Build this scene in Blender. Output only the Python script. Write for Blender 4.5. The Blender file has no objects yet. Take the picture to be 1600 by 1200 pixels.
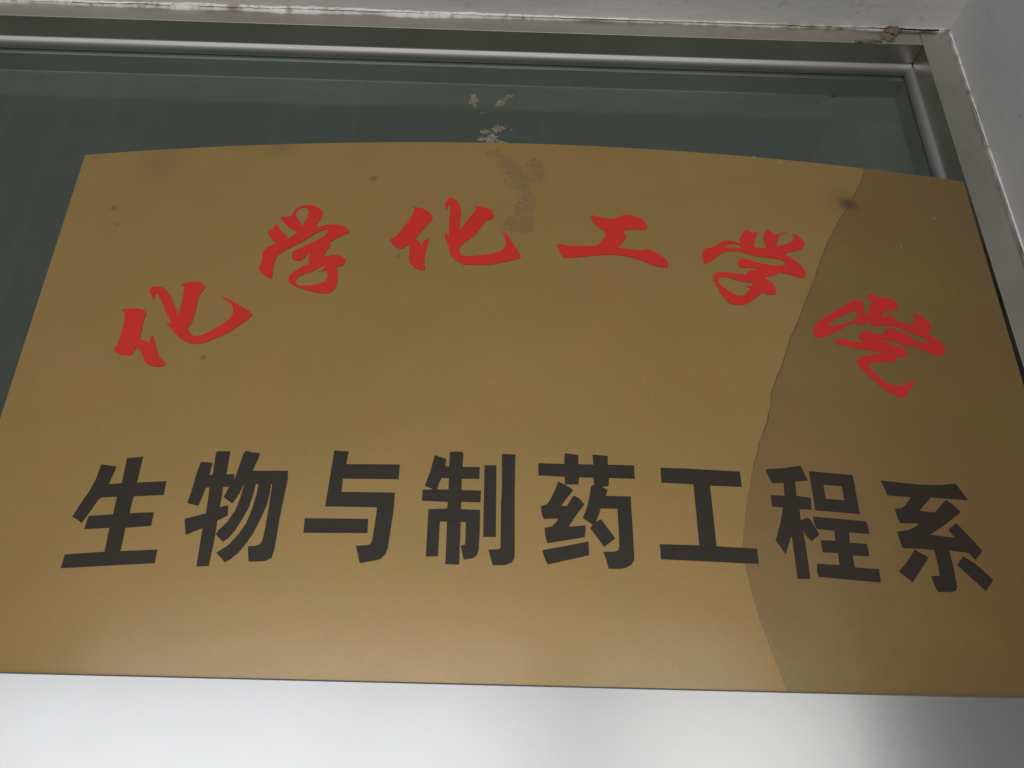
import bpy, bmesh, math, random
from mathutils import Vector, Matrix, noise
from mathutils.geometry import tessellate_polygon

# ------------------------------------------------------------------ scene, camera, light
scene = bpy.context.scene
ZC = 1.90                      # height of the phone above the floor; frame front plane is Y = 0
cam_data = bpy.data.cameras.new('camera')
cam = bpy.data.objects.new('camera', cam_data)
scene.collection.objects.link(cam)
scene.camera = cam
cam_data.sensor_width = 36.0
cam_data.lens = 29.925
cam_data.clip_start = 0.01
cam_data.clip_end = 100.0
yaw, pitch, roll = (math.radians(a) for a in (1.0381, 28.3936, 0.9793))
r0 = Vector((math.cos(yaw), -math.sin(yaw), 0))
fw = Vector((math.sin(yaw)*math.cos(pitch), math.cos(yaw)*math.cos(pitch), math.sin(pitch)))
u0 = r0.cross(fw)
rt = math.cos(roll)*r0 + math.sin(roll)*u0
up = -math.sin(roll)*r0 + math.cos(roll)*u0
m = Matrix((rt, up, -fw)).transposed().to_4x4()
m.translation = Vector((0, -0.6, ZC))
cam.matrix_world = m

world = bpy.data.worlds.new('World')
scene.world = world
world.use_nodes = True
bg = world.node_tree.nodes['Background']
bg.inputs['Color'].default_value = (0.98, 0.97, 1.0, 1)
bg.inputs['Strength'].default_value = 0.105

def window_light(name, x0, x1, z0, z1, y, power, col):
    """daylight coming through a window in the wall opposite the door"""
    d = bpy.data.lights.new(name, 'AREA')
    d.shape = 'RECTANGLE'
    d.size = x1-x0
    d.size_y = z1-z0
    d.energy = power
    d.color = col
    o = bpy.data.objects.new(name, d)
    scene.collection.objects.link(o)
    o.location = ((x0+x1)/2, y, (z0+z1)/2)
    o.rotation_euler = (math.radians(90), 0, 0)      # shines towards +Y
    return o
window_light('window_daylight', -2.60, 0.26, 1.05, 2.68, -3.3, 42, (0.975, 0.985, 1.0))
window_light('window_daylight', 0.46, 1.58, 1.05, 2.68, -3.3, 15.5, (1.0, 0.99, 0.975))

vs = scene.view_settings
vs.view_transform = 'Standard'
vs.look = 'None'
vs.gamma = 1.0
vs.use_curve_mapping = False
vs.exposure = 0.52
scene.render.engine = 'CYCLES'
scene.cycles.max_bounces = 8
scene.cycles.sample_clamp_indirect = 4.0

# ------------------------------------------------------------------ material helpers
def new_mat(name):
    mt = bpy.data.materials.new(name)
    mt.use_nodes = True
    nt = mt.node_tree
    return mt, nt, nt.nodes['Principled BSDF']

def node(nt, kind, **kw):
    n = nt.nodes.new(kind)
    for k, v in kw.items():
        if k in n.inputs:
            n.inputs[k].default_value = v
        else:
            setattr(n, k, v)
    return n

def math_n(nt, op, a, b=None, clamp=False):
    n = nt.nodes.new('ShaderNodeMath')
    n.operation = op
    n.use_clamp = clamp
    for i, v in enumerate((a, b)):
        if v is None:
            continue
        if isinstance(v, (int, float)):
            n.inputs[i].default_value = v
        else:
            nt.links.new(v, n.inputs[i])
    return n.outputs[0]

def coords(nt, scale=(1, 1, 1)):
    tc = nt.nodes.new('ShaderNodeTexCoord')
    mp = nt.nodes.new('ShaderNodeMapping')
    mp.inputs['Scale'].default_value = scale
    nt.links.new(tc.outputs['Object'], mp.inputs['Vector'])
    return mp.outputs[0]

def noise_n(nt, vec, scale, detail=4, rough=0.55, dist=0.0):
    n = node(nt, 'ShaderNodeTexNoise', Scale=scale, Detail=detail, Roughness=rough, Distortion=dist)
    nt.links.new(vec, n.inputs['Vector'])
    return n.outputs['Fac']

def ramp(nt, fac, stops):
    n = nt.nodes.new('ShaderNodeValToRGB')
    e = n.color_ramp.elements
    while len(e) < len(stops):
        e.new(0.5)
    for q, (p, c) in zip(e, stops):
        q.position = p
        q.color = c if len(c) == 4 else (*c, 1)
    nt.links.new(fac, n.inputs['Fac'])
    return n.outputs['Color']

def step(nt, fac, a, b):
    n = nt.nodes.new('ShaderNodeMapRange')
    n.inputs['From Min'].default_value = a
    n.inputs['From Max'].default_value = b
    nt.links.new(fac, n.inputs['Value'])
    return n.outputs[0]

def mix(nt, fac, a, b):
    n = nt.nodes.new('ShaderNodeMix')
    n.data_type = 'RGBA'
    for sock, v in ((n.inputs[0], fac), (n.inputs[6], a), (n.inputs[7], b)):
        if isinstance(v, (int, float)):
            sock.default_value = v
        elif isinstance(v, tuple):
            sock.default_value = (*v, 1) if len(v) == 3 else v
        else:
            nt.links.new(v, sock)
    return n.outputs[2]

def bump(nt, bsdf, height, strength, dist):
    b = node(nt, 'ShaderNodeBump', Strength=strength, Distance=dist)
    nt.links.new(height, b.inputs['Height'])
    nt.links.new(b.outputs[0], bsdf.inputs['Normal'])

def blotches(nt, vec, spots, jitter_scale, jitter, soft, warp=0.0):
    """mask that is 1 inside any of the (x, z, radius) spots, with a torn noisy rim"""
    nz = node(nt, 'ShaderNodeTexNoise', Scale=jitter_scale, Detail=6, Roughness=0.7)
    nt.links.new(vec, nz.inputs['Vector'])
    if warp:
        sub = node(nt, 'ShaderNodeVectorMath', operation='SUBTRACT')
        nt.links.new(nz.outputs['Color'], sub.inputs[0])
        sub.inputs[1].default_value = (0.5, 0.5, 0.5)
        mad = node(nt, 'ShaderNodeVectorMath', operation='MULTIPLY_ADD')
        nt.links.new(sub.outputs[0], mad.inputs[0])
        mad.inputs[1].default_value = (warp, 0, warp)
        nt.links.new(vec, mad.inputs[2])
        vec = mad.outputs[0]
    off = math_n(nt, 'MULTIPLY', math_n(nt, 'SUBTRACT', nz.outputs['Fac'], 0.5), jitter)
    sep = nt.nodes.new('ShaderNodeSeparateXYZ')
    nt.links.new(vec, sep.inputs[0])
    best = None
    for x, z, r in spots:
        dx = math_n(nt, 'SUBTRACT', sep.outputs[0], x)
        dz = math_n(nt, 'SUBTRACT', sep.outputs[2], z)
        d = math_n(nt, 'SQRT', math_n(nt, 'ADD', math_n(nt, 'MULTIPLY', dx, dx), math_n(nt, 'MULTIPLY', dz, dz)))
        v = math_n(nt, 'SUBTRACT', 1.0, math_n(nt, 'DIVIDE', d, r))
        best = v if best is None else math_n(nt, 'MAXIMUM', best, v)
    return step(nt, math_n(nt, 'ADD', best, off), 0.0, soft)

# ------------------------------------------------------------------ geometry helpers
def link(o, parent=None):
    scene.collection.objects.link(o)
    if parent:
        o.parent = parent
    return o

def mesh_obj(name, bm, mat, parent=None, loc=(0, 0, 0), smooth=False, bevel=0, solid=0):
    me = bpy.data.meshes.new(name)
    bm.to_mesh(me)
    bm.free()
    o = bpy.data.objects.new(name, me)
    o.location = loc
    me.materials.append(mat)
    if smooth:
        for p in me.polygons:
            p.use_smooth = True
    if solid:
        s = o.modifiers.new('thickness', 'SOLIDIFY')
        s.thickness = solid
        s.offset = 1
    if bevel:
        b = o.modifiers.new('bevel', 'BEVEL')
        b.width = bevel
        b.segments = 3
        b.limit_method = 'ANGLE'
        b.harden_normals = False
    return link(o, parent)

def box_bm(x0, x1, y0, y1, z0, z1, bm=None):
    bm = bm or bmesh.new()
    v = [bm.verts.new((x, y, z)) for x in (x0, x1) for y in (y0, y1) for z in (z0, z1)]
    for f in ((0, 1, 3, 2), (4, 6, 7, 5), (0, 4, 5, 1), (2, 3, 7, 6), (0, 2, 6, 4), (1, 5, 7, 3)):
        bm.faces.new([v[i] for i in f])
    bmesh.ops.recalc_face_normals(bm, faces=bm.faces)
    return bm

def sweep_bm(profile, a, b, axis):
    """closed profile (p, q) swept along X (p=Y, q=Z) or along Z (p=X, q=Y)"""
    bm = bmesh.new()
    ring = []
    for t in (a, b):
        ring.append([bm.verts.new((t, p, q) if axis == 'X' else (p, q, t)) for p, q in profile])
    n = len(profile)
    for i in range(n):
        bm.faces.new((ring[0][i], ring[0][(i+1) % n], ring[1][(i+1) % n], ring[1][i]))
    bm.faces.new(ring[0])
    bm.faces.new(ring[1][::-1])
    bmesh.ops.recalc_face_normals(bm, faces=bm.faces)
    return bm

def empty(name, loc):
    o = bpy.data.objects.new(name, None)
    o.empty_display_size = 0.05
    o.location = loc
    return link(o)

def tag(o, label=None, cat=None, kind=None, group=None):
    for k, v in (('label', label), ('category', cat), ('kind', kind), ('group', group)):
        if v:
            o[k] = v
    return o

def fbm(x, y=0.0, z=0.0, octs=4):
    return noise.fractal(Vector((x, y, z)), 0.8, 2.1, octs)

# ------------------------------------------------------------------ materials

# plate coordinates below: x from the plate's centre line, z from its lower edge (glyphs in 0.1 mm, spots in m)
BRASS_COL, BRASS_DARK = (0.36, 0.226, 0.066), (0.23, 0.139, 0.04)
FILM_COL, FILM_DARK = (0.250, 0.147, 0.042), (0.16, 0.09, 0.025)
STAIN = [(-0.0294, 0.4645, 0.0069), (-0.0207, 0.4557, 0.008), (-0.0132, 0.4441, 0.0103), (-0.0081, 0.4355, 0.0115), (0.0047, 0.4522, 0.0092), (0.0065, 0.4397, 0.0103), (-0.0007, 0.4142, 0.0092), (-0.0023, 0.4056, 0.0103), (-0.0129, 0.3845, 0.0092), (-0.0011, 0.3897, 0.008), (-0.0015, 0.3808, 0.0069), (-0.004, 0.428, 0.007), (-0.006, 0.398, 0.006)]
SPOT = [(0.2849, 0.4313, 0.011)]
SMUDGE = [(0.281, 0.435, 0.022), (-0.2222, 0.4733, 0.02), (-0.33, 0.46, 0.03)]
SPECKS = [(-0.3623, 0.4096, 0.0035), (-0.3549, 0.3914, 0.002), (-0.1353, 0.4342, 0.004), (-0.1075, 0.3506, 0.002), (-0.252, 0.2551, 0.0022)]

def plaster(name, col, dirt):
    mt, nt, b = new_mat(name)
    v = coords(nt)
    n1 = noise_n(nt, v, 5, 5)
    n2 = noise_n(nt, v, 60, 4)
    brush = noise_n(nt, coords(nt, (14, 60, 160)), 1.5, 3)
    c = mix(nt, step(nt, n1, 0.35, 0.75), col, tuple(0.86*q for q in col))
    c = mix(nt, math_n(nt, 'MULTIPLY', step(nt, n2, 0.62, 0.72), dirt), c, (0.20, 0.17, 0.14))
    spots = noise_n(nt, v, 190, 2)
    c = mix(nt, math_n(nt, 'MULTIPLY', step(nt, spots, 0.76, 0.79), 0.7), c, (0.12, 0.09, 0.07))
    nt.links.new(c, b.inputs['Base Color'])
    b.inputs['Roughness'].default_value = 0.6
    h = math_n(nt, 'ADD', math_n(nt, 'MULTIPLY', n2, 0.6), math_n(nt, 'MULTIPLY', brush, 0.6))
    bump(nt, b, h, 0.35, 0.002)
    return mt

def metal(name, col, rough, brush_scale, streak, dirt=0.0, dirt_col=(0.22, 0.19, 0.14), aniso=0.0, metallic=1.0):
    mt, nt, b = new_mat(name)
    v = coords(nt)
    br = noise_n(nt, coords(nt, brush_scale), 1.0, 3, 0.6)
    big = noise_n(nt, v, 9, 5)
    c = mix(nt, step(nt, br, 0.2, 0.8), tuple(q*(1-streak) for q in col), tuple(q*(1+streak) for q in col))
    if dirt:
        d = math_n(nt, 'MULTIPLY', step(nt, big, 0.45, 0.75), dirt)
        c = mix(nt, d, c, dirt_col)
        nt.links.new(math_n(nt, 'MULTIPLY', math_n(nt, 'SUBTRACT', 1.0, d), metallic), b.inputs['Metallic'])
    else:
        b.inputs['Metallic'].default_value = metallic
    nt.links.new(c, b.inputs['Base Color'])
    nt.links.new(math_n(nt, 'ADD', math_n(nt, 'MULTIPLY', br, 0.04), rough-0.02), b.inputs['Roughness'])
    b.inputs['Anisotropic'].default_value = aniso
    bump(nt, b, br, 0.012, 0.0003)
    return mt

M_SOFFIT = plaster('painted_plaster', (0.82, 0.80, 0.78), 0.2)
M_WALL = plaster('darkened_painted_plaster', (0.54, 0.54, 0.54), 0.10)  # wall base set darker to cut light bounced onto the right side
M_FILLER, nt, b = new_mat('white_filler')
v = coords(nt)
nt.links.new(ramp(nt, noise_n(nt, v, 45, 5, 0.7), [(0.36, (0.34, 0.28, 0.22)), (0.48, (0.74, 0.71, 0.66)), (1, (0.80, 0.78, 0.74))]), b.inputs['Base Color'])
b.inputs['Roughness'].default_value = 0.8
bump(nt, b, noise_n(nt, v, 300, 4), 0.5, 0.001)
M_CRACK, nt, b = new_mat('dirty_crack')
b.inputs['Base Color'].default_value = (0.035, 0.028, 0.024, 1)
b.inputs['Roughness'].default_value = 1
M_MUD, nt, b = new_mat('dried_mud')
nt.links.new(ramp(nt, noise_n(nt, coords(nt), 220, 5), [(0.3, (0.09, 0.068, 0.045)), (0.7, (0.20, 0.16, 0.11))]), b.inputs['Base Color'])
b.inputs['Roughness'].default_value = 0.95
bump(nt, b, noise_n(nt, coords(nt), 500, 5), 0.8, 0.001)
M_ALU = metal('frame_aluminium', (0.60, 0.565, 0.51), 0.33, (2, 500, 500), 0.015, 0.22, (0.24, 0.215, 0.17))
M_ALU_V = metal('jamb_aluminium', (0.60, 0.57, 0.505), 0.33, (500, 500, 2), 0.015, 0.30, (0.24, 0.22, 0.17))
M_BEAD = metal('bead_aluminium', (0.36, 0.35, 0.345), 0.55, (3, 500, 500), 0.04, 0.2, (0.3, 0.29, 0.27))
M_BEAD_V = metal('side_bead_aluminium', (0.36, 0.35, 0.345), 0.55, (500, 500, 3), 0.06, 0.4, (0.25, 0.23, 0.2))
M_STEEL = metal('brushed_steel', (0.29, 0.290, 0.289), 0.26, (0.8, 1800, 1800), 0.03, 0.10, (0.30, 0.295, 0.28), metallic=0.74)
M_BACK = metal('dark_back', (0.05, 0.05, 0.05), 0.6, (3, 3, 3), 0.0, metallic=0.0)

M_GLASS, nt, b = new_mat('green_film_glass')
v = coords(nt)
g = noise_n(nt, v, 7, 4)
dust = noise_n(nt, coords(nt, (55, 1, 5)), 1.0, 4, 0.6)
wipe = noise_n(nt, coords(nt, (9, 1, 30)), 1.0, 4, 0.7)
c = ramp(nt, g, [(0.3, (0.030, 0.036, 0.030)), (0.7, (0.042, 0.048, 0.040))])
c = mix(nt, math_n(nt, 'MULTIPLY', step(nt, dust, 0.5, 0.8), 0.10), c, (0.17, 0.17, 0.145))
c = mix(nt, math_n(nt, 'MULTIPLY', step(nt, wipe, 0.5, 0.8), 0.10), c, (0.16, 0.17, 0.15))
nt.links.new(c, b.inputs['Base Color'])
nt.links.new(math_n(nt, 'ADD', math_n(nt, 'MULTIPLY', noise_n(nt, v, 40, 5), 0.10), 0.02), b.inputs['Roughness'])
b.inputs['IOR'].default_value = 2.7
b.inputs['Specular Tint'].default_value = (0.84, 1.0, 0.86, 1)
M_RESIDUE, nt, b = new_mat('glue_residue')
nt.links.new(ramp(nt, noise_n(nt, coords(nt), 260, 5), [(0.35, (0.13, 0.11, 0.08)), (0.65, (0.26, 0.23, 0.17))]), b.inputs['Base Color'])
b.inputs['Roughness'].default_value = 0.9

def brass(name, col, dark, stain=False, coat=0.65, tint=(0.86, 1.04, 0.80), patch=0.30):
    mt, nt, b = new_mat(name)
    v = coords(nt)
    br = noise_n(nt, coords(nt, (3, 1, 900)), 1.0, 3, 0.6)
    big = noise_n(nt, v, 6, 4)
    grain = noise_n(nt, v, 750, 3)
    c = mix(nt, step(nt, big, 0.35, 0.7), col, tuple(q*k for q, k in zip(col, (0.90, 0.90, 0.82))))
    for ang, sx in ((0.35, 5), (-0.9, 7)):
        mp = nt.nodes.new('ShaderNodeMapping')
        mp.inputs['Rotation'].default_value = (0, ang, 0)
        nt.links.new(v, mp.inputs['Vector'])
        mq = nt.nodes.new('ShaderNodeMapping')
        mq.inputs['Scale'].default_value = (sx, 1, 620)
        nt.links.new(mp.outputs[0], mq.inputs['Vector'])
        hair = noise_n(nt, mq.outputs[0], 1.0, 2, 0.5)
        c = mix(nt, math_n(nt, 'MULTIPLY', step(nt, hair, 0.70, 0.78), 0.28), c, tuple(min(1, q*1.35) for q in col))
    hue = noise_n(nt, v, 8 if patch > 0.4 else 13, 5, 0.65)
    c = mix(nt, math_n(nt, 'MULTIPLY', step(nt, hue, 0.50, 0.66), patch), c, tuple(q*k for q, k in zip(col, tint)))
    c = mix(nt, math_n(nt, 'MULTIPLY', step(nt, hue, 0.48, 0.28), 0.30), c, tuple(q*k for q, k in zip(col, (1.06, 0.92, 1.0))))
    c = mix(nt, math_n(nt, 'MULTIPLY', step(nt, grain, 0.30, 0.75), 0.42), c, dark)
    c = mix(nt, math_n(nt, 'MULTIPLY', step(nt, br, 0.45, 0.8), 0.10), c, dark)
    if stain:
        path = STAIN
        msk = blotches(nt, v, path, 210, 2.0, 0.35, 0.020)
        msk = math_n(nt, 'MULTIPLY', msk, math_n(nt, 'ADD', math_n(nt, 'MULTIPLY', step(nt, noise_n(nt, v, 420, 5, 0.7), 0.42, 0.56), 0.75), 0.25))
        c = mix(nt, math_n(nt, 'MULTIPLY', msk, 0.55), c, (0.20, 0.112, 0.062))
        sm = blotches(nt, v, SMUDGE, 60, 0.8, 1.0)
        c = mix(nt, math_n(nt, 'MULTIPLY', sm, 0.22), c, (0.09, 0.055, 0.025))
        so = blotches(nt, v, SPOT, 120, 1.0, 0.9)
        c = mix(nt, math_n(nt, 'MULTIPLY', so, 0.75), c, (0.045, 0.028, 0.014))
        sp = blotches(nt, v, SPECKS, 400, 1.0, 0.5, 0.006)
        c = mix(nt, math_n(nt, 'MULTIPLY', sp, 0.4), c, (0.07, 0.045, 0.02))
    nt.links.new(c, b.inputs['Base Color'])
    b.inputs['Metallic'].default_value = 0.36
    haze = noise_n(nt, v, 22, 6, 0.7)
    nt.links.new(math_n(nt, 'ADD', math_n(nt, 'MULTIPLY', br, 0.06), math_n(nt, 'ADD', math_n(nt, 'MULTIPLY', haze, 0.16), 0.37)), b.inputs['Roughness'])
    b.inputs['Coat Weight'].default_value = coat
    nt.links.new(math_n(nt, 'ADD', math_n(nt, 'MULTIPLY', haze, 0.16), 0.11), b.inputs['Coat Roughness'])
    bump(nt, b, math_n(nt, 'ADD', grain, br), 0.10, 0.0003)
    return mt

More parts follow.
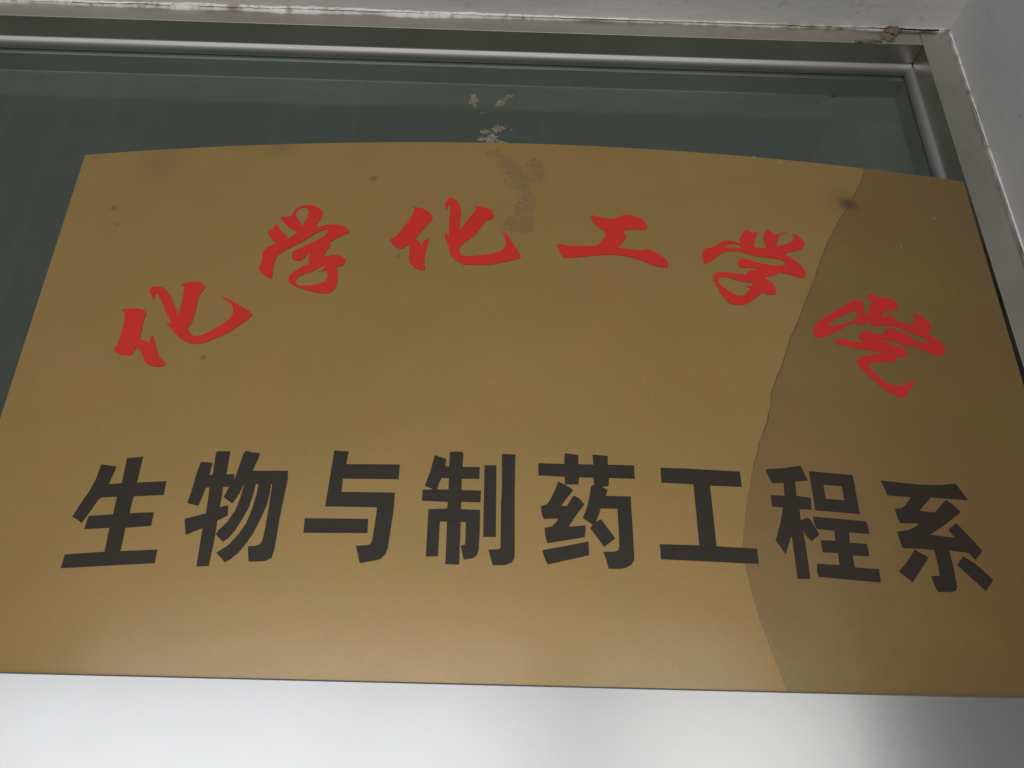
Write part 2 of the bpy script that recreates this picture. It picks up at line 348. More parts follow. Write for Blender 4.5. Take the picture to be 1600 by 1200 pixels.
def paint(name, col, rough, coat=0.9):
    mt, nt, b = new_mat(name)
    v = coords(nt)
    nt.links.new(mix(nt, step(nt, noise_n(nt, v, 30, 5), 0.3, 0.75), col, tuple(q*0.86 for q in col)), b.inputs['Base Color'])
    nt.links.new(math_n(nt, 'ADD', math_n(nt, 'MULTIPLY', noise_n(nt, v, 60, 6, 0.7), 0.3), rough-0.15), b.inputs['Roughness'])
    b.inputs['Coat Weight'].default_value = coat
    b.inputs['Specular IOR Level'].default_value = 0.3
    b.inputs['Coat Roughness'].default_value = 0.17
    bump(nt, b, noise_n(nt, v, 700, 3), 0.05, 0.0003)
    return mt
RED = [
  [[[(-3298,3010),(-3261,3023),(-3183,3024),(-3125,3017),(-3089,2995),(-3073,2973),(-3079,2913),(-3074,2815),(-3072,2722),(-3035,2716),(-2990,2688),(-2985,2715),(-2984,2758),(-2978,2766),(-2966,2753),(-2949,2713),(-2909,2626),(-2869,2559),(-2821,2511),(-2811,2492),(-2822,2475),(-2862,2470),(-2914,2478),(-2960,2501),(-2988,2530),(-3010,2573),(-3042,2621),(-3084,2654),(-3091,2623),(-3096,2599),(-3114,2585),(-3157,2585),(-3205,2593),(-3245,2619),(-3268,2648),(-3247,2676),(-3241,2724),(-3237,2811),(-3241,2900),(-3253,2970),(-3269,2999)]],[[(-3092,3181),(-3095,3212),(-3082,3232),(-3047,3236),(-3000,3224),(-2948,3186),(-2907,3133),(-2865,3060),(-2823,2984),(-2803,2948),(-2800,2973),(-2801,3063),(-2802,3155),(-2812,3222),(-2837,3248),(-2806,3260),(-2756,3268),(-2694,3266),(-2661,3251),(-2635,3221),(-2637,3195),(-2662,3145),(-2671,3079),(-2670,2989),(-2672,2910),(-2683,2861),(-2702,2817),(-2675,2778),(-2644,2751),(-2610,2745),(-2569,2753),(-2509,2788),(-2449,2830),(-2391,2883),(-2362,2931),(-2358,2971),(-2372,3016),(-2405,3057),(-2474,3106),(-2438,3100),(-2391,3077),(-2306,3024),(-2230,2973),(-2204,2948),(-2198,2933),(-2210,2909),(-2282,2837),(-2371,2766),(-2462,2719),(-2531,2683),(-2579,2672),(-2647,2678),(-2702,2701),(-2751,2736),(-2804,2786),(-2859,2846),(-2891,2885),(-2865,2876),(-2842,2866),(-2876,2926),(-2928,3007),(-2971,3090),(-3016,3152),(-3045,3169),(-3041,3148),(-3033,3102),(-3051,3113),(-3077,3155)]]],
  [[[(-2114,3916),(-2086,3925),(-2020,3928),(-2006,3986),(-1982,4023),(-1947,4041),(-1897,4051),(-1851,4044),(-1805,4025),(-1768,3991),(-1755,3968),(-1756,3926),(-1777,3862),(-1799,3803),(-1757,3816),(-1708,3829),(-1650,3835),(-1599,3828),(-1553,3809),(-1521,3782),(-1506,3759),(-1510,3741),(-1551,3723),(-1604,3684),(-1661,3648),(-1651,3622),(-1654,3591),(-1675,3556),(-1692,3503),(-1655,3507),(-1613,3516),(-1563,3511),(-1526,3493),(-1503,3463),(-1508,3424),(-1537,3402),(-1570,3398),(-1559,3347),(-1549,3287),(-1549,3228),(-1560,3178),(-1585,3149),(-1618,3135),(-1673,3135),(-1737,3148),(-1810,3172),(-1884,3202),(-1930,3232),(-1949,3257),(-1950,3300),(-1930,3334),(-1893,3372),(-1841,3410),(-1798,3431),(-1813,3461),(-1817,3496),(-1801,3540),(-1785,3564),(-1816,3540),(-1846,3496),(-1877,3466),(-1905,3460),(-1942,3472),(-1955,3498),(-1959,3542),(-1934,3568),(-1867,3607),(-1801,3650),(-1735,3694),(-1703,3729),(-1680,3779),(-1685,3790),(-1723,3779),(-1771,3753),(-1823,3709),(-1888,3656),(-1968,3604),(-2033,3561),(-2068,3531),(-2092,3474),(-2097,3414),(-2093,3336),(-2089,3287),(-2106,3286),(-2145,3308),(-2187,3347),(-2218,3386),(-2221,3404),(-2206,3425),(-2204,3503),(-2203,3565),(-2177,3604),(-2144,3625),(-2105,3635),(-2145,3679),(-2182,3734),(-2198,3784),(-2165,3788),(-2146,3833),(-2133,3843),(-2114,3818),(-2086,3777),(-2004,3687),(-1977,3720),(-1942,3760),(-1978,3783),(-2018,3807),(-2060,3849),(-2088,3891)],[(-1984,3977),(-1965,4009),(-1930,4022),(-1896,4017),(-1877,3984),(-1881,3928),(-1895,3873),(-1913,3814),(-1930,3860),(-1966,3907),(-1986,3944)],[(-1667,3403),(-1683,3412),(-1718,3382),(-1776,3344),(-1844,3320),(-1882,3290),(-1890,3248),(-1872,3218),(-1829,3207),(-1760,3213),(-1692,3229),(-1652,3250),(-1634,3279),(-1637,3322),(-1648,3360),(-1720,3346),(-1687,3365)]]],
  [[[(-989,4028),(-962,4018),(-921,4013),(-870,3989),(-831,3951),(-815,3915),(-819,3884),(-852,3832),(-896,3761),(-947,3684),(-922,3665),(-890,3610),(-870,3665),(-835,3686),(-836,3641),(-847,3561),(-855,3482),(-851,3414),(-843,3381),(-854,3361),(-886,3364),(-930,3389),(-965,3428),(-981,3462),(-985,3540),(-989,3629),(-1014,3609),(-1040,3584),(-1063,3579),(-1101,3598),(-1135,3633),(-1157,3673),(-1117,3698),(-1074,3764),(-1031,3841),(-995,3913),(-975,3976),(-973,4002)]],[[(-714,4052),(-704,4095),(-684,4122),(-660,4129),(-630,4112),(-599,4065),(-580,4002),(-575,3929),(-579,3847),(-582,3775),(-552,3827),(-499,3921),(-461,3984),(-447,4010),(-455,4045),(-405,4032),(-347,4018),(-314,3988),(-292,3936),(-308,3910),(-360,3878),(-398,3820),(-444,3738),(-490,3687),(-537,3646),(-569,3610),(-573,3575),(-555,3526),(-531,3514),(-452,3516),(-357,3531),(-263,3553),(-216,3584),(-189,3634),(-190,3684),(-207,3744),(-216,3774),(-199,3765),(-162,3710),(-113,3622),(-72,3549),(-64,3515),(-79,3498),(-150,3473),(-260,3441),(-370,3425),(-480,3423),(-535,3429),(-592,3462),(-634,3510),(-652,3554),(-658,3603),(-681,3653),(-695,3703),(-698,3753),(-688,3753),(-668,3713),(-667,3784),(-671,3897),(-667,3980),(-672,4048),(-685,4058),(-693,4026),(-697,4000),(-708,4000)]]],
  [[[(527,3977),(554,3976),(595,3961),(650,3951),(718,3953),(767,3970),(809,3995),(851,4001),(912,3986),(966,3959),(998,3922),(1011,3880),(1001,3858),(966,3847),(898,3852),(836,3839),(789,3830),(813,3795),(820,3766),(807,3723),(774,3684),(744,3649),(799,3641),(866,3635),(933,3628),(963,3628),(978,3646),(1015,3635),(1074,3610),(1125,3572),(1155,3529),(1165,3493),(1151,3467),(1111,3465),(1045,3477),(967,3513),(888,3541),(822,3558),(756,3569),(662,3567),(568,3559),(461,3541),(368,3525),(295,3519),(275,3543),(262,3580),(240,3649),(257,3658),(283,3657),(317,3647),(397,3646),(484,3650),(548,3655),(585,3673),(621,3721),(646,3765),(651,3803),(648,3824),(611,3835),(578,3867),(552,3905),(536,3947)]]],
  [[[(1461,3624),(1475,3667),(1501,3690),(1551,3702),(1602,3740),(1647,3775),(1690,3787),(1752,3781),(1797,3762),(1806,3820),(1832,3869),(1864,3907),(1885,3922),(1894,3896),(1918,3890),(1970,3903),(1962,3877),(1938,3823),(1913,3732),(1968,3731),(2028,3738),(2015,3796),(2013,3847),(2032,3900),(2047,3936),(2072,3934),(2090,3914),(2111,3884),(2151,3896),(2197,3916),(2232,3915),(2196,3907),(2164,3887),(2142,3850),(2124,3797),(2112,3762),(2178,3781),(2239,3813),(2279,3846),(2287,3877),(2276,3911),(2315,3897),(2346,3866),(2365,3829),(2365,3795),(2351,3764),(2305,3738),(2239,3715),(2171,3683),(2216,3654),(2267,3621),(2308,3571),(2329,3523),(2332,3491),(2319,3461),(2289,3448),(2243,3462),(2176,3477),(2096,3490),(2087,3477),(2064,3459),(2014,3442),(1954,3427),(1995,3404),(2031,3367),(2046,3324),(2046,3284),(2031,3263),(1982,3255),(1930,3271),(1885,3231),(1832,3184),(1788,3153),(1733,3134),(1680,3134),(1641,3147),(1606,3191),(1578,3236),(1558,3298),(1536,3352),(1528,3396),(1540,3421),(1572,3444),(1621,3453),(1675,3451),(1742,3444),(1809,3442),(1833,3472),(1877,3493),(1933,3505),(1900,3514),(1845,3515),(1790,3513),(1764,3524),(1751,3547),(1763,3577),(1794,3604),(1816,3612),(1855,3597),(1928,3574),(1995,3563),(2084,3557),(2177,3575),(2160,3607),(2128,3625),(2053,3631),(1957,3639),(1875,3653),(1809,3672),(1741,3679),(1678,3670),(1634,3650),(1589,3609),(1530,3559),(1486,3529),(1463,3538),(1460,3574)],[(1654,3710),(1685,3742),(1729,3758),(1776,3750),(1799,3735),(1806,3717),(1731,3714)],[(1567,3359),(1587,3392),(1622,3404),(1669,3398),(1721,3378),(1780,3367),(1847,3360),(1858,3349),(1849,3326),(1793,3331),(1837,3307),(1817,3282),(1779,3243),(1750,3227),(1704,3233),(1648,3265),(1605,3301),(1575,3335)]]],
  [[[(2305,2923),(2326,2978),(2369,3030),(2426,3069),(2525,3142),(2623,3206),(2692,3253),(2739,3265),(2782,3262),(2800,3233),(2778,3196),(2772,3160),(2785,3137),(2808,3144),(2826,3191),(2857,3239),(2869,3255),(2846,3298),(2845,3339),(2869,3347),(2919,3326),(2987,3313),(3041,3313),(3079,3282),(3093,3243),(3076,3206),(3024,3190),(2950,3175),(2920,3120),(2963,3129),(2991,3157),(3022,3135),(3040,3097),(3089,3078),(3168,3056),(3161,3083),(3207,3090),(3218,3121),(3218,3181),(3247,3192),(3286,3163),(3329,3117),(3348,3065),(3330,3024),(3283,2994),(3332,2975),(3383,2931),(3408,2886),(3412,2838),(3388,2802),(3349,2786),(3306,2789),(3243,2821),(3187,2842),(3129,2858),(3093,2852),(3035,2868),(2971,2891),(2912,2900),(2869,2900),(2924,2877),(2970,2847),(3029,2839),(3064,2818),(3075,2781),(3053,2751),(3017,2741),(2959,2751),(2961,2719),(2938,2691),(2869,2687),(2798,2676),(2720,2656),(2734,2606),(2774,2554),(2823,2503),(2877,2481),(2935,2476),(3016,2502),(3065,2529),(3095,2538),(3058,2496),(3010,2433),(2959,2375),(2933,2370),(2868,2399),(2801,2438),(2746,2497),(2691,2556),(2643,2617),(2624,2661),(2637,2695),(2689,2725),(2761,2746),(2846,2765),(2819,2781),(2734,2783),(2634,2792),(2544,2809),(2478,2823),(2462,2836),(2494,2867),(2555,2874),(2621,2859),(2714,2856),(2691,2894),(2691,2918),(2720,2954),(2769,2966),(2835,2950),(2908,2943),(2906,2972),(2944,3012),(2980,3018),(3037,2999),(3109,2967),(3146,2937),(3153,2908),(3218,2905),(3306,2909),(3278,2935),(3214,2963),(3165,2979),(3117,3002),(3044,3034),(3012,3045),(2940,3038),(2814,3019),(2814,3056),(2775,3042),(2729,3025),(2688,3041),(2679,3045),(2604,3002),(2507,2940),(2413,2889),(2351,2869),(2313,2871)],[(2430,2987),(2470,3024),(2568,3092),(2654,3139),(2728,3161),(2712,3120),(2688,3070),(2628,3043),(2545,3011),(2473,2990)]]]]
BLACK = [
  [[[(-3114,1656),(-2999,1638),(-2998,1624),(-3022,1498),(-2923,1505),(-2930,1701),(-2813,1711),(-2813,1508),(-2596,1516),(-2595,1413),(-2813,1403),(-2815,1276),(-2636,1281),(-2636,1182),(-2818,1169),(-2813,999),(-2552,1009),(-2551,913),(-3209,883),(-3206,979),(-2924,996),(-2932,1170),(-3114,1162),(-3106,1259),(-2930,1269),(-2933,1403),(-3053,1398),(-3070,1381),(-3117,1274),(-3150,1208),(-3169,1223),(-3228,1255),(-3179,1383),(-3150,1451),(-3126,1537)]]],
  [[[(-2369,1664),(-2283,1657),(-2289,1561),(-2262,1563),(-2270,1737),(-2260,1748),(-2167,1747),(-2165,1566),(-2108,1566),(-2104,1551),(-2104,1521),(-2096,1530),(-2077,1647),(-2065,1727),(-2049,1751),(-2005,1737),(-1948,1733),(-1945,1715),(-1977,1592),(-1719,1592),(-1712,1525),(-1727,1272),(-1732,1013),(-1742,950),(-1788,928),(-1895,924),(-1918,1031),(-1867,1034),(-1838,1044),(-1823,1072),(-1817,1165),(-1815,1305),(-1816,1473),(-1819,1490),(-1829,1490),(-1825,1431),(-1835,1330),(-1860,1239),(-1898,1125),(-1934,1056),(-1983,981),(-2024,943),(-2060,918),(-2091,949),(-2131,985),(-2056,1040),(-1999,1116),(-1957,1198),(-1933,1297),(-1919,1405),(-1916,1482),(-1918,1491),(-1938,1491),(-1944,1414),(-1960,1313),(-1988,1239),(-2028,1149),(-2065,1092),(-2100,1064),(-2158,1115),(-2146,1145),(-2093,1206),(-2052,1288),(-2031,1380),(-2019,1491),(-2025,1486),(-2043,1423),(-2082,1344),(-2152,1391),(-2124,1472),(-2171,1470),(-2167,1372),(-2169,1315),(-2111,1330),(-2106,1313),(-2101,1255),(-2167,1218),(-2164,1104),(-2164,1028),(-2169,893),(-2251,890),(-2261,1165),(-2371,1115),(-2401,1223),(-2395,1233),(-2257,1270),(-2266,1466),(-2298,1465),(-2305,1415),(-2324,1327),(-2406,1348),(-2394,1433),(-2385,1553)]]],
  [[[(-1401,1752),(-1296,1744),(-1304,1645),(-916,1646),(-917,1534),(-1315,1534),(-1315,1432),(-934,1430),(-933,1303),(-946,1101),(-950,1025),(-965,980),(-998,948),(-1041,936),(-1132,919),(-1170,1039),(-1088,1045),(-1070,1054),(-1062,1081),(-1057,1146),(-1049,1309),(-1056,1321),(-1416,1324),(-1408,1548)]],[[(-1549,1235),(-1106,1233),(-1101,1132),(-1545,1130)]]],
  [[[(-668,1724),(-582,1693),(-588,1652),(-585,1637),(-559,1635),(-559,1745),(-546,1752),(-473,1753),(-462,1742),(-464,1635),(-339,1635),(-340,1546),(-465,1546),(-464,1457),(-325,1455),(-326,1369),(-462,1370),(-462,1314),(-326,1311),(-324,1158),(-326,1030),(-336,990),(-362,966),(-427,953),(-450,1051),(-420,1060),(-421,1221),(-458,1222),(-456,919),(-549,920),(-553,1222),(-604,1223),(-603,974),(-685,971),(-688,1310),(-556,1317),(-555,1368),(-738,1374),(-738,1456),(-675,1457),(-673,1466),(-724,1486),(-691,1602)],[(-609,1548),(-556,1546),(-555,1459),(-637,1458),(-626,1509)]],[[(-305,1651),(-220,1652),(-211,1118),(-298,1116)]],[[(-182,1742),(-82,1740),(-84,1702),(-86,1477),(-79,1015),(-81,972),(-98,940),(-140,922),(-227,918),(-259,1026),(-184,1031),(-177,1045),(-180,1357),(-176,1492)]]],
  [[[(83,1676),(271,1675),(274,1755),(284,1759),(374,1749),(372,1677),(482,1677),(479,1756),(589,1749),(586,1680),(778,1681),(778,1579),(590,1578),(587,1516),(545,1511),(545,1502),(570,1492),(576,1479),(563,1439),(741,1441),(741,1317),(743,1218),(743,1025),(742,978),(721,946),(686,925),(647,915),(564,913),(546,988),(530,1031),(606,1033),(637,1046),(644,1070),(645,1215),(643,1347),(523,1346),(513,1310),(487,1245),(514,1260),(524,1263),(617,1129),(539,1065),(496,1126),(446,1197),(463,1222),(460,1227),(396,1271),(429,1357),(451,1450),(461,1510),(483,1521),(479,1577),(376,1577),(370,1522),(275,1519),(272,1577),(84,1583)]],[[(225,1537),(272,1517),(328,1480),(324,1467),(242,1358),(286,1355),(328,1429),(343,1432),(374,1414),(408,1371),(348,1288),(294,1203),(411,1216),(413,1200),(405,1131),(146,1082),(131,1136),(127,1191),(174,1201),(206,1231),(223,1262),(120,1256),(108,1290),(102,1348),(144,1365),(171,1404),(200,1468)]],[[(111,1031),(266,1063),(429,1101),(432,1004),(148,932),(126,977)]]],
  [[[(971,1671),(1166,1672),(1555,1666),(1557,1549),(1322,1548),(1325,1309),(1325,1096),(1612,1090),(1611,982),(929,991),(928,1097),(1205,1098),(1205,1350),(1203,1553),(970,1557)]]],
  [[[(1750,1694),(1885,1710),(1955,1725),(2020,1738),(2058,1622),(1961,1610),(1955,1498),(2058,1490),(2054,1398),(1962,1398),(1958,1313),(2010,1338),(2028,1325),(2080,1213),(2015,1161),(1977,1207),(1963,1247),(1967,1165),(1964,891),(1874,888),(1876,1185),(1866,1183),(1814,1061),(1755,1156),(1811,1298),(1842,1404),(1762,1407),(1763,1494),(1867,1494),(1873,1595),(1788,1588),(1775,1616)]],[[(2079,1697),(2405,1685),(2411,1647),(2409,1498),(2409,1383),(2079,1395),(2079,1541)],[(2172,1596),(2311,1593),(2311,1483),(2171,1487)]],[[(2054,1346),(2445,1330),(2454,1288),(2450,1237),(2302,1241),(2294,1164),(2417,1162),(2423,1106),(2416,1071),(2299,1073),(2298,987),(2473,982),(2468,888),(2027,908),(2020,951),(2028,1001),(2191,998),(2195,1085),(2084,1085),(2082,1173),(2191,1174),(2195,1248),(2066,1254),(2056,1293)]]],
  [[[(2621,1656),(2764,1648),(2956,1642),(3108,1653),(3211,1671),(3276,1549),(3268,1544),(3109,1544),(2987,1547),(2870,1434),(2990,1430),(3102,1535),(3150,1497),(3195,1448),(3183,1434),(3041,1335),(2915,1256),(3101,1244),(3066,1305),(3138,1358),(3240,1229),(3289,1159),(3220,1089),(3177,1138),(3031,1147),(3037,1037),(3030,940),(3027,880),(3009,856),(2982,846),(2881,841),(2869,860),(2850,951),(2917,958),(2923,1039),(2919,1144),(2826,1148),(2683,1146),(2673,1197),(2667,1267),(2746,1280),(2802,1304),(2851,1338),(2702,1332),(2691,1382),(2686,1439),(2735,1447),(2780,1478),(2828,1539),(2651,1541)]],[[(2770,1138),(2863,1086),(2705,901),(2618,975),(2674,1026),(2729,1085)]],[[(3131,1109),(3212,1058),(3318,949),(3240,867),(3068,1042)]]]]
FILM = [(3071,4693),(3021,4589),(2881,4323),(2743,4137),(2658,3977),(2564,3810),(2473,3619),(2426,3502),(2350,3343),(2236,3109),(2189,2996),(2127,2884),(2043,2688),(1999,2582),(1941,2476),(1879,2333),(1859,2215),(1794,2039),(1733,1916),(1706,1811),(1644,1664),(1612,1539),(1569,1399),(1548,1280),(1513,1113),(1514,984),(1530,858),(1549,704),(1575,584),(1616,423),(1659,294),(1693,168)]

# ------------------------------------------------------------------ the setting: reveal of the doorway
Z_T = ZC + 0.7380          # lower edge of the frame's top rail
Z_S = ZC + 0.7600          # plaster soffit above the frame
X_JI, X_JO = 0.4327, 0.4641   # right jamb, inner and outer edge
GLASS_Y = 0.036

def rough_block(name, x0, x1, y0, y1, z0, z1, mat, amp, seg=0.012):
    """plastered block: a box cut into a grid whose surface is slightly uneven, with a worn arris"""
    bm = box_bm(x0, x1, y0, y1, z0, z1)
    for axis, a, c in ((0, x0, x1), (1, y0, y1), (2, z0, z1)):
        n = min(90, max(2, int((c-a)/seg)))
        for i in range(1, n):
            t = a + (c-a)*i/n
            no = [0, 0, 0]
            no[axis] = 1
            co = [0, 0, 0]
            co[axis] = t
            bmesh.ops.bisect_plane(bm, geom=bm.verts[:]+bm.edges[:]+bm.faces[:], plane_co=co, plane_no=no)
    for q in bm.verts:
        p = q.co * 9
        q.co += Vector((fbm(p.x, p.y, p.z), fbm(p.x+31, p.y, p.z), fbm(p.x, p.y+57, p.z))) * amp
    return mesh_obj(name, bm, mat, smooth=False)

lintel = rough_block('lintel', -1.0, X_JO+0.004, -0.056, 0.055, Z_S, Z_S+0.16, M_SOFFIT, 0.0007, 0.02)
tag(lintel, kind='structure')
wall = rough_block('wall_right', X_JO+0.0015, X_JO+0.14, -0.62, 0.055, ZC-0.25, Z_S+0.16, M_WALL, 0.0006, 0.02)
tag(wall, kind='structure')

def filler_strip(name, n, place, mat, parent):
    """irregular smear of filler: place(t) -> list of cross-section points along the strip"""
    bm = bmesh.new()
    rows = []
    for i in range(n+1):
        rows.append([bm.verts.new(p) for p in place(i/n)])
    for a, c in zip(rows, rows[1:]):
        for k in range(len(a)-1):
            bm.faces.new((a[k], a[k+1], c[k+1], c[k]))
    bmesh.ops.recalc_face_normals(bm, faces=bm.faces)
    return mesh_obj(name, bm, mat, parent, smooth=True)

def joint(t):
    x = -0.62 + (X_JO+0.62)*t
    j = fbm(x*16, 3.1) + 0.6*fbm(x*70, 8.4) + 0.3*fbm(x*230, 1.7)
    k = fbm(x*11, 9.3) + 0.6*fbm(x*90, 2.4)
    thick = 0.38 + 0.42/(1+math.exp((x-0.02)*30)) - 0.2/(1+math.exp((x+0.42)*40))
    h = max(0.0006, (0.0052+0.0026*j)*thick)
    w = max(0.0015, (0.0060+0.0028*k)*thick)
    return [(x, -w, Z_S+0.0008), (x, -w*0.75, Z_S-0.0013), (x, -0.0032, Z_S-0.0022),
            (x, -0.0018, Z_S-h*0.6), (x, -0.0009, Z_S-h), (x, 0.0012, Z_S-h)]
fs = filler_strip('filler_strip', 700, joint, M_FILLER, lintel)
def crackline(t):
    x = -0.45 + (X_JO-0.012+0.45)*t
    y = -0.0028 + 0.0010*fbm(x*22, 5.5) + 0.0007*fbm(x*140, 7.1)
    w = 0.00022*(1.2+1.0*fbm(x*9, 4.4)+0.6*fbm(x*60, 0.4))
    if x > 0.36:
        w += 0.0010*(x-0.36)/0.09
    w = max(w, 0.00004)
    zz = Z_S-0.00245
    return [(x, y-w, zz), (x, y+w, zz)]
filler_strip('crack', 800, crackline, M_CRACK, lintel)

def side_joint(t):
    z = Z_S - 0.62*t
    j = fbm(z*20, 13.1) + 0.7*fbm(z*90, 18.4)
    w = max(0.001, 0.0019+0.0010*j)
    h = max(0.0006, 0.0016+0.0016*fbm(z*17, 6.3))
    return [(X_JO-w*0.55, 0.001, z), (X_JO-w*0.5, -0.0010, z), (X_JO-0.0012, -0.0022, z), (X_JO+0.0004, -h*0.6, z), (X_JO+0.0016, -h, z)]
filler_strip('filler_strip', 420, side_joint, M_FILLER, wall)
def side_crack(t):
    z = Z_S-0.012 - 0.55*t
    x = X_JO - 0.0016 + 0.0005*fbm(z*40, 2.2) + 0.0003*fbm(z*200, 2.9)
    w = max(0.00005, 0.00025*(1.1+1.2*fbm(z*25, 7.7)))
    return [(x-w, -0.00265, z), (x+w, -0.00265, z)]
filler_strip('crack', 420, side_crack, M_CRACK, wall)

# ------------------------------------------------------------------ transom window: aluminium frame, beads, glass
win = tag(empty('transom_window', (0, 0, ZC+0.0748)), 'aluminium framed transom window with dark green glass behind the brass sign', 'window')
def wpart(name, bm, mat, **kw):
    bmesh.ops.translate(bm, verts=bm.verts, vec=-win.location)
    return mesh_obj(name, bm, mat, win, **kw)
wpart('top_rail', box_bm(-1.0, X_JI-0.0002, 0.0, 0.050, Z_T, Z_S+0.004), M_ALU, bevel=0.0007)
wpart('jamb', box_bm(X_JI, X_JO+0.004, -0.0004, 0.050, ZC-0.20, Z_S+0.003), M_ALU_V, bevel=0.0007)
wpart('bottom_rail', box_bm(-1.0, X_JI-0.0002, 0.0, 0.050, ZC-0.02, ZC+0.0743), M_ALU, bevel=0.0007)
# snap-in glazing bead: small step, then a rounded nose against the glass
def bead_profile(sgn, edge):
    pts = [(0.0255, 0.004), (0.0255, -0.0006)]
    for i in range(13):
        a = math.radians(15+75*i/12)
        pts.append((0.0345-0.0085*math.cos(a), -0.0068*math.sin(a)))
    pts += [(GLASS_Y-0.0005, -0.0066), (GLASS_Y-0.0005, 0.004)]
    return pts
wpart('glazing_bead', sweep_bm([(y, Z_T+q) for y, q in bead_profile(1, 0)], -1.0, X_JI-0.001, 'X'), M_BEAD, smooth=False)
wpart('glazing_bead', sweep_bm([(X_JI+q, y) for y, q in bead_profile(1, 0)], ZC+0.0743, Z_T-0.0035, 'Z'), M_BEAD_V, smooth=False)
wpart('glass_pane', box_bm(-0.995, X_JI+0.003, GLASS_Y, GLASS_Y+0.006, ZC+0.066, Z_T+0.003), M_GLASS)
random.seed(4)
def residue(x, z, rx, rz, ang):
    bm = bmesh.new()
    n = 64
    rx, rz = rx*1.3, rz*1.3
    c = bm.verts.new((x, GLASS_Y-0.0007, z))
    ring = []
    for i in range(n):
        a = 2*math.pi*i/n
        k = max(0.25, 1 + 0.6*fbm(1.6*math.cos(a)+x*90, 1.6*math.sin(a), z*70) + 0.5*fbm(6*math.cos(a)+x*90, 6*math.sin(a), z*70))
        px, pz = rx*k*math.cos(a), rz*k*math.sin(a)
        ring.append(bm.verts.new((x+px*math.cos(ang)-pz*math.sin(ang), GLASS_Y-0.00015, z+px*math.sin(ang)+pz*math.cos(ang))))
    for i in range(n):
        bm.faces.new((c, ring[i], ring[(i+1) % n]))
    bmesh.ops.recalc_face_normals(bm, faces=bm.faces)
    return wpart('glue_residue', bm, M_RESIDUE)
for x, z, rx, rz, a in ((-0.0332, 0.675, .0032, .0062, .1), (-0.004, 0.6745, .0075, .0026, .75), (0.0048, 0.6835, .0032, .0020, .2), (-0.0225, 0.659, .0020, .0007, .4),
                        (-0.0200, 0.6325, .0042, .0024, .1), (-0.0078, 0.6365, .0046, .0040, .5), (-0.0165, 0.6230, .0070, .0040, -.1), (-0.0030, 0.6175, .0050, .0018, -.1), (0.0018, 0.6420, .0010, .0010, 0), (0.0065, 0.636, .0010, .0012, 0)):
    residue(x, ZC+z, rx, rz, a)

# dried mud left by an insect in the corner of the frame
mud = tag(empty('mud_clump', (0.4033, -0.003, ZC+0.757)), 'brown clump of dried mud and cobweb in the corner of the frame', 'mud clump')
def lump(name, x, z, rx, ry, rz, seed):
    bm = bmesh.new()
    bmesh.ops.create_icosphere(bm, subdivisions=4, radius=1)
    for q in bm.verts:
        d = 1 + 0.35*fbm(q.co.x*1.6+seed, q.co.y*1.6, q.co.z*1.6) + 0.18*fbm(q.co.x*6+seed, q.co.y*6, q.co.z*6)
        q.co = Vector((q.co.x*rx*d + x-0.4033, q.co.y*ry*d + 0.003, q.co.z*rz*d + z-0.757))
    return mesh_obj(name, bm, M_MUD, mud, smooth=True)
lump('mud_lump', 0.4045, 0.7590, .0078, .0045, .0085, 2)
lump('mud_lump', 0.3965, 0.7480, .0065, .0016, .0070, 7)
lump('mud_lump', 0.3790, 0.7405, .0115, .0014, .0022, 5)
lump('mud_lump', 0.3655, 0.7395, .0045, .0014, .0022, 9)

# ------------------------------------------------------------------ stainless fascia under the window
fas = tag(empty('header_panel', (0.0, -0.038, ZC-0.16)), 'brushed stainless steel door header panel under the brass sign', 'header panel')
fz = 0.0888 + 0.16
bm = bmesh.new()
prof = [(0.0, 0.0), (0.0, fz-0.0012), (0.0004, fz-0.0003), (0.0014, fz), (0.0018, fz-0.0004), (0.0018, 0.0)]
bm = sweep_bm(prof, -1.0, X_JO-0.002, 'X')
for q in bm.verts:
    q.co.z += -0.0045*q.co.x * (1 if q.co.z > 0.1 else 0)
mesh_obj('front_sheet', bm, M_STEEL, fas)
mesh_obj('bottom_flange', box_bm(-1.0, X_JO-0.002, 0.0018, 0.0375, 0.0, 0.0015), M_STEEL, fas)

# ------------------------------------------------------------------ the bowed brass sign
XC, HW, SAG, YE = 0.022, 0.4055, 0.029, -0.003
H = 0.477
sign = tag(empty('door_sign', (XC, YE, ZC+0.0748)), 'bowed brass sign plate with red and black Chinese characters', 'sign')
def bow(x):
    return -SAG*(1-(x/HW)**2)
M_BRASS = brass('brass_plate', BRASS_COL, BRASS_DARK, True)
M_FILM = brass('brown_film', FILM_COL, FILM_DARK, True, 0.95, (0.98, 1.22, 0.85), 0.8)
M_RED = paint('red_paint', (0.62, 0.021, 0.013), 0.5, 0.45)
M_BLACK = paint('black_paint', (0.023, 0.015, 0.007), 0.55, 0.35)
M_RIM = paint('dark_film_edge', (0.10, 0.058, 0.022), 0.7)  # thin dark brown line along the upper film boundary
M_CHIP = paint('white_chip', (0.5, 0.48, 0.42), 0.7)

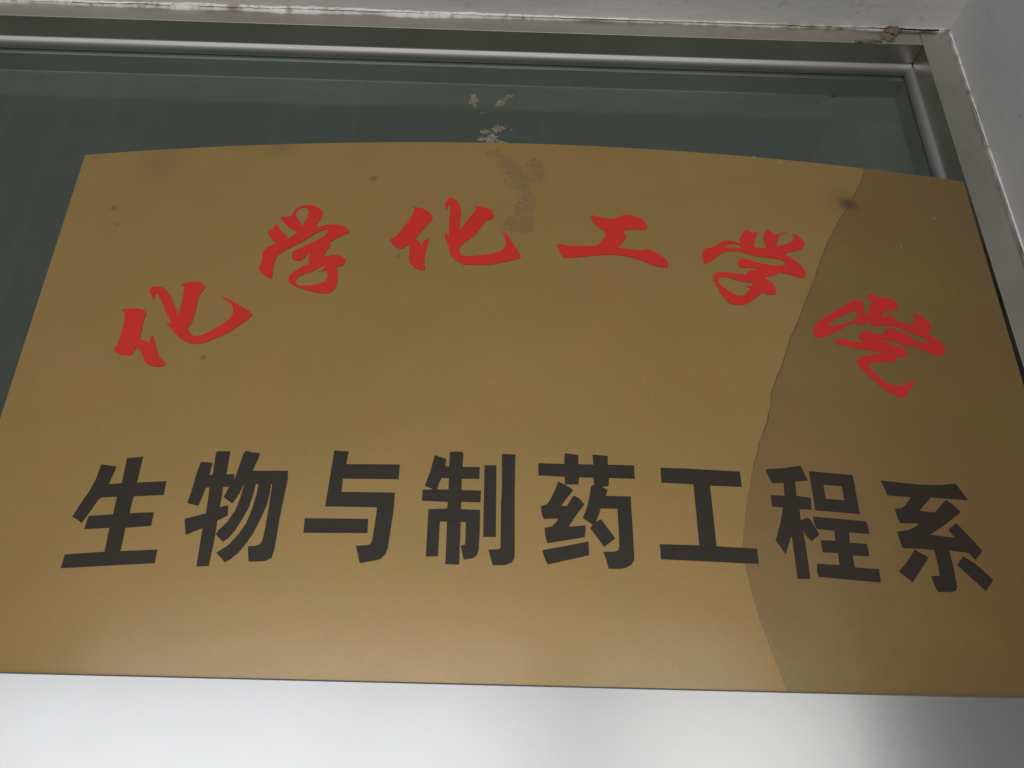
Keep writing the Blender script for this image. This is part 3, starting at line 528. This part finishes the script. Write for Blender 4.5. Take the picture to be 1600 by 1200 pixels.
def half_width(z):
    return 0.4010 + 0.0055*z/H
bm = bmesh.new()
NX, NZ = 120, 8
rows = []
for k in range(NZ+1):
    z = H*k/NZ
    row = []
    for i in range(NX+1):
        x = half_width(z)*(2*i/NX-1)
        zz = z
        if k == NZ:
            zz += 0.0016*math.sin(math.pi*(x/HW*0.5+0.15)) if x < 0 else 0.0016*math.sin(math.pi*0.15)*(1-x/HW) - 0.0022*(x/HW)**2
        row.append(bm.verts.new((x, bow(x), zz)))
    rows.append(row)
for a, c in zip(rows, rows[1:]):
    for i in range(NX):
        bm.faces.new((a[i], a[i+1], c[i+1], c[i]))
pl = mesh_obj('brass_plate', bm, M_BRASS, sign, smooth=False)
s = pl.modifiers.new('thickness', 'SOLIDIFY')
s.thickness = 0.0014
s.offset = -1
bv = pl.modifiers.new('bevel', 'BEVEL')
bv.width = 0.0004
bv.segments = 2
bv.limit_method = 'ANGLE'

def smooth_poly(pts, sub, limit):
    """Catmull-Rom through the traced points, keeping sharp corners"""
    n = len(pts)
    P = [Vector(p) for p in pts]
    corner = []
    for i in range(n):
        a, c = P[i]-P[i-1], P[(i+1) % n]-P[i]
        corner.append(a.length < 1e-9 or c.length < 1e-9 or a.angle(c) > limit)
    out = []
    for i in range(n):
        p0, p1, p2, p3 = P[i-1], P[i], P[(i+1) % n], P[(i+2) % n]
        L = (p2-p1).length
        t1 = (p2-p1) if corner[i] else (p2-p0).normalized()*L
        t2 = (p2-p1) if corner[(i+1) % n] else (p3-p1).normalized()*L
        for s_ in range(sub):
            t = s_/sub
            h1, h2 = 2*t**3-3*t**2+1, t**3-2*t**2+t
            h3, h4 = -2*t**3+3*t**2, t**3-t**2
            out.append(p1*h1 + t1*h2 + p2*h3 + t2*h4)
    return out

def flat_on_plate(comps, lift, sub=1, limit=0.7, strip=0.007):
    """cut-out shape(s) in plate coordinates, wrapped onto the bow of the plate"""
    bm = bmesh.new()
    for loops in comps:
        L = [[Vector((x*1e-4, z*1e-4)) for x, z in lp] for lp in loops]
        if sub > 1:
            L = [smooth_poly(lp, sub, limit) for lp in L]
        L3 = [[Vector((q.x, q.y, 0)) for q in lp] for lp in L]
        vs_ = [bm.verts.new((q.x, 0, q.y)) for lp in L3 for q in lp]
        for tri in tessellate_polygon(L3):
            try:
                bm.faces.new([vs_[i] for i in tri])
            except ValueError:
                pass
    xs = [q.co.x for q in bm.verts]
    a, c = min(xs), max(xs)
    n = int((c-a)/strip)+1
    for i in range(1, n):
        bmesh.ops.bisect_plane(bm, geom=bm.verts[:]+bm.edges[:]+bm.faces[:], plane_co=(a+(c-a)*i/n, 0, 0), plane_no=(1, 0, 0))
    for f in bm.faces:
        f.normal_update()
        if f.normal.y > 0:
            f.normal_flip()
    for q in bm.verts:
        q.co.y = bow(q.co.x) - lift
    return bm

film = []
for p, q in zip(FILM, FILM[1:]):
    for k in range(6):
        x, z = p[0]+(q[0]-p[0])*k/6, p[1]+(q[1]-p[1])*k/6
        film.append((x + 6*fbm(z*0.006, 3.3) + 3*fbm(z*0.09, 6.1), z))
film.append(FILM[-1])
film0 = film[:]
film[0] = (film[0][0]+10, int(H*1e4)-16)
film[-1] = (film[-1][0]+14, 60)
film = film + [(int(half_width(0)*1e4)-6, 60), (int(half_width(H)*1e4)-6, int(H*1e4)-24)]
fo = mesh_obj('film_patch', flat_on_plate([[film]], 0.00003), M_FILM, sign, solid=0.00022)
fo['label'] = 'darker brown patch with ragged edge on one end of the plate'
def film_rim():
    bm = bmesh.new()
    prev = None
    for x, z in film0:
        x, z = x*1e-4, z*1e-4
        if z < 0.17:
            continue
        w = max(0.00008, 0.00034 + 0.00030*fbm(z*60, 1.9))
        a = bm.verts.new((x-w, bow(x-w)-0.00027, z))
        c = bm.verts.new((x+w, bow(x+w)-0.00027, z))
        if prev:
            bm.faces.new((prev[0], prev[1], c, a))
        prev = (a, c)
    return bm
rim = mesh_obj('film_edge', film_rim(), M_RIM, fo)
for comps in RED:
    o = mesh_obj('red_character', flat_on_plate(comps, 0.00030, 4, 0.75), M_RED, sign, solid=0.00025)
for comps in BLACK:
    o = mesh_obj('black_character', flat_on_plate(comps, 0.00030), M_BLACK, sign, solid=0.00025)
for x, z, rx, rz in ((0.2045, 0.4760, .0020, .0005), (0.2284, 0.4725, .0004, .0012), (0.3646, 0.4244, .0006, .0006), (0.3258, 0.3886, .0005, .0005)):
    pts = [(int(1e4*(x+rx*(1+.3*fbm(i*1.3, x*50))*math.cos(i*math.pi/5))), int(1e4*(z+rz*math.sin(i*math.pi/5)))) for i in range(10)]
    mesh_obj('paint_chip', flat_on_plate([[pts]], 0.0003), M_CHIP, sign, solid=0.0002)
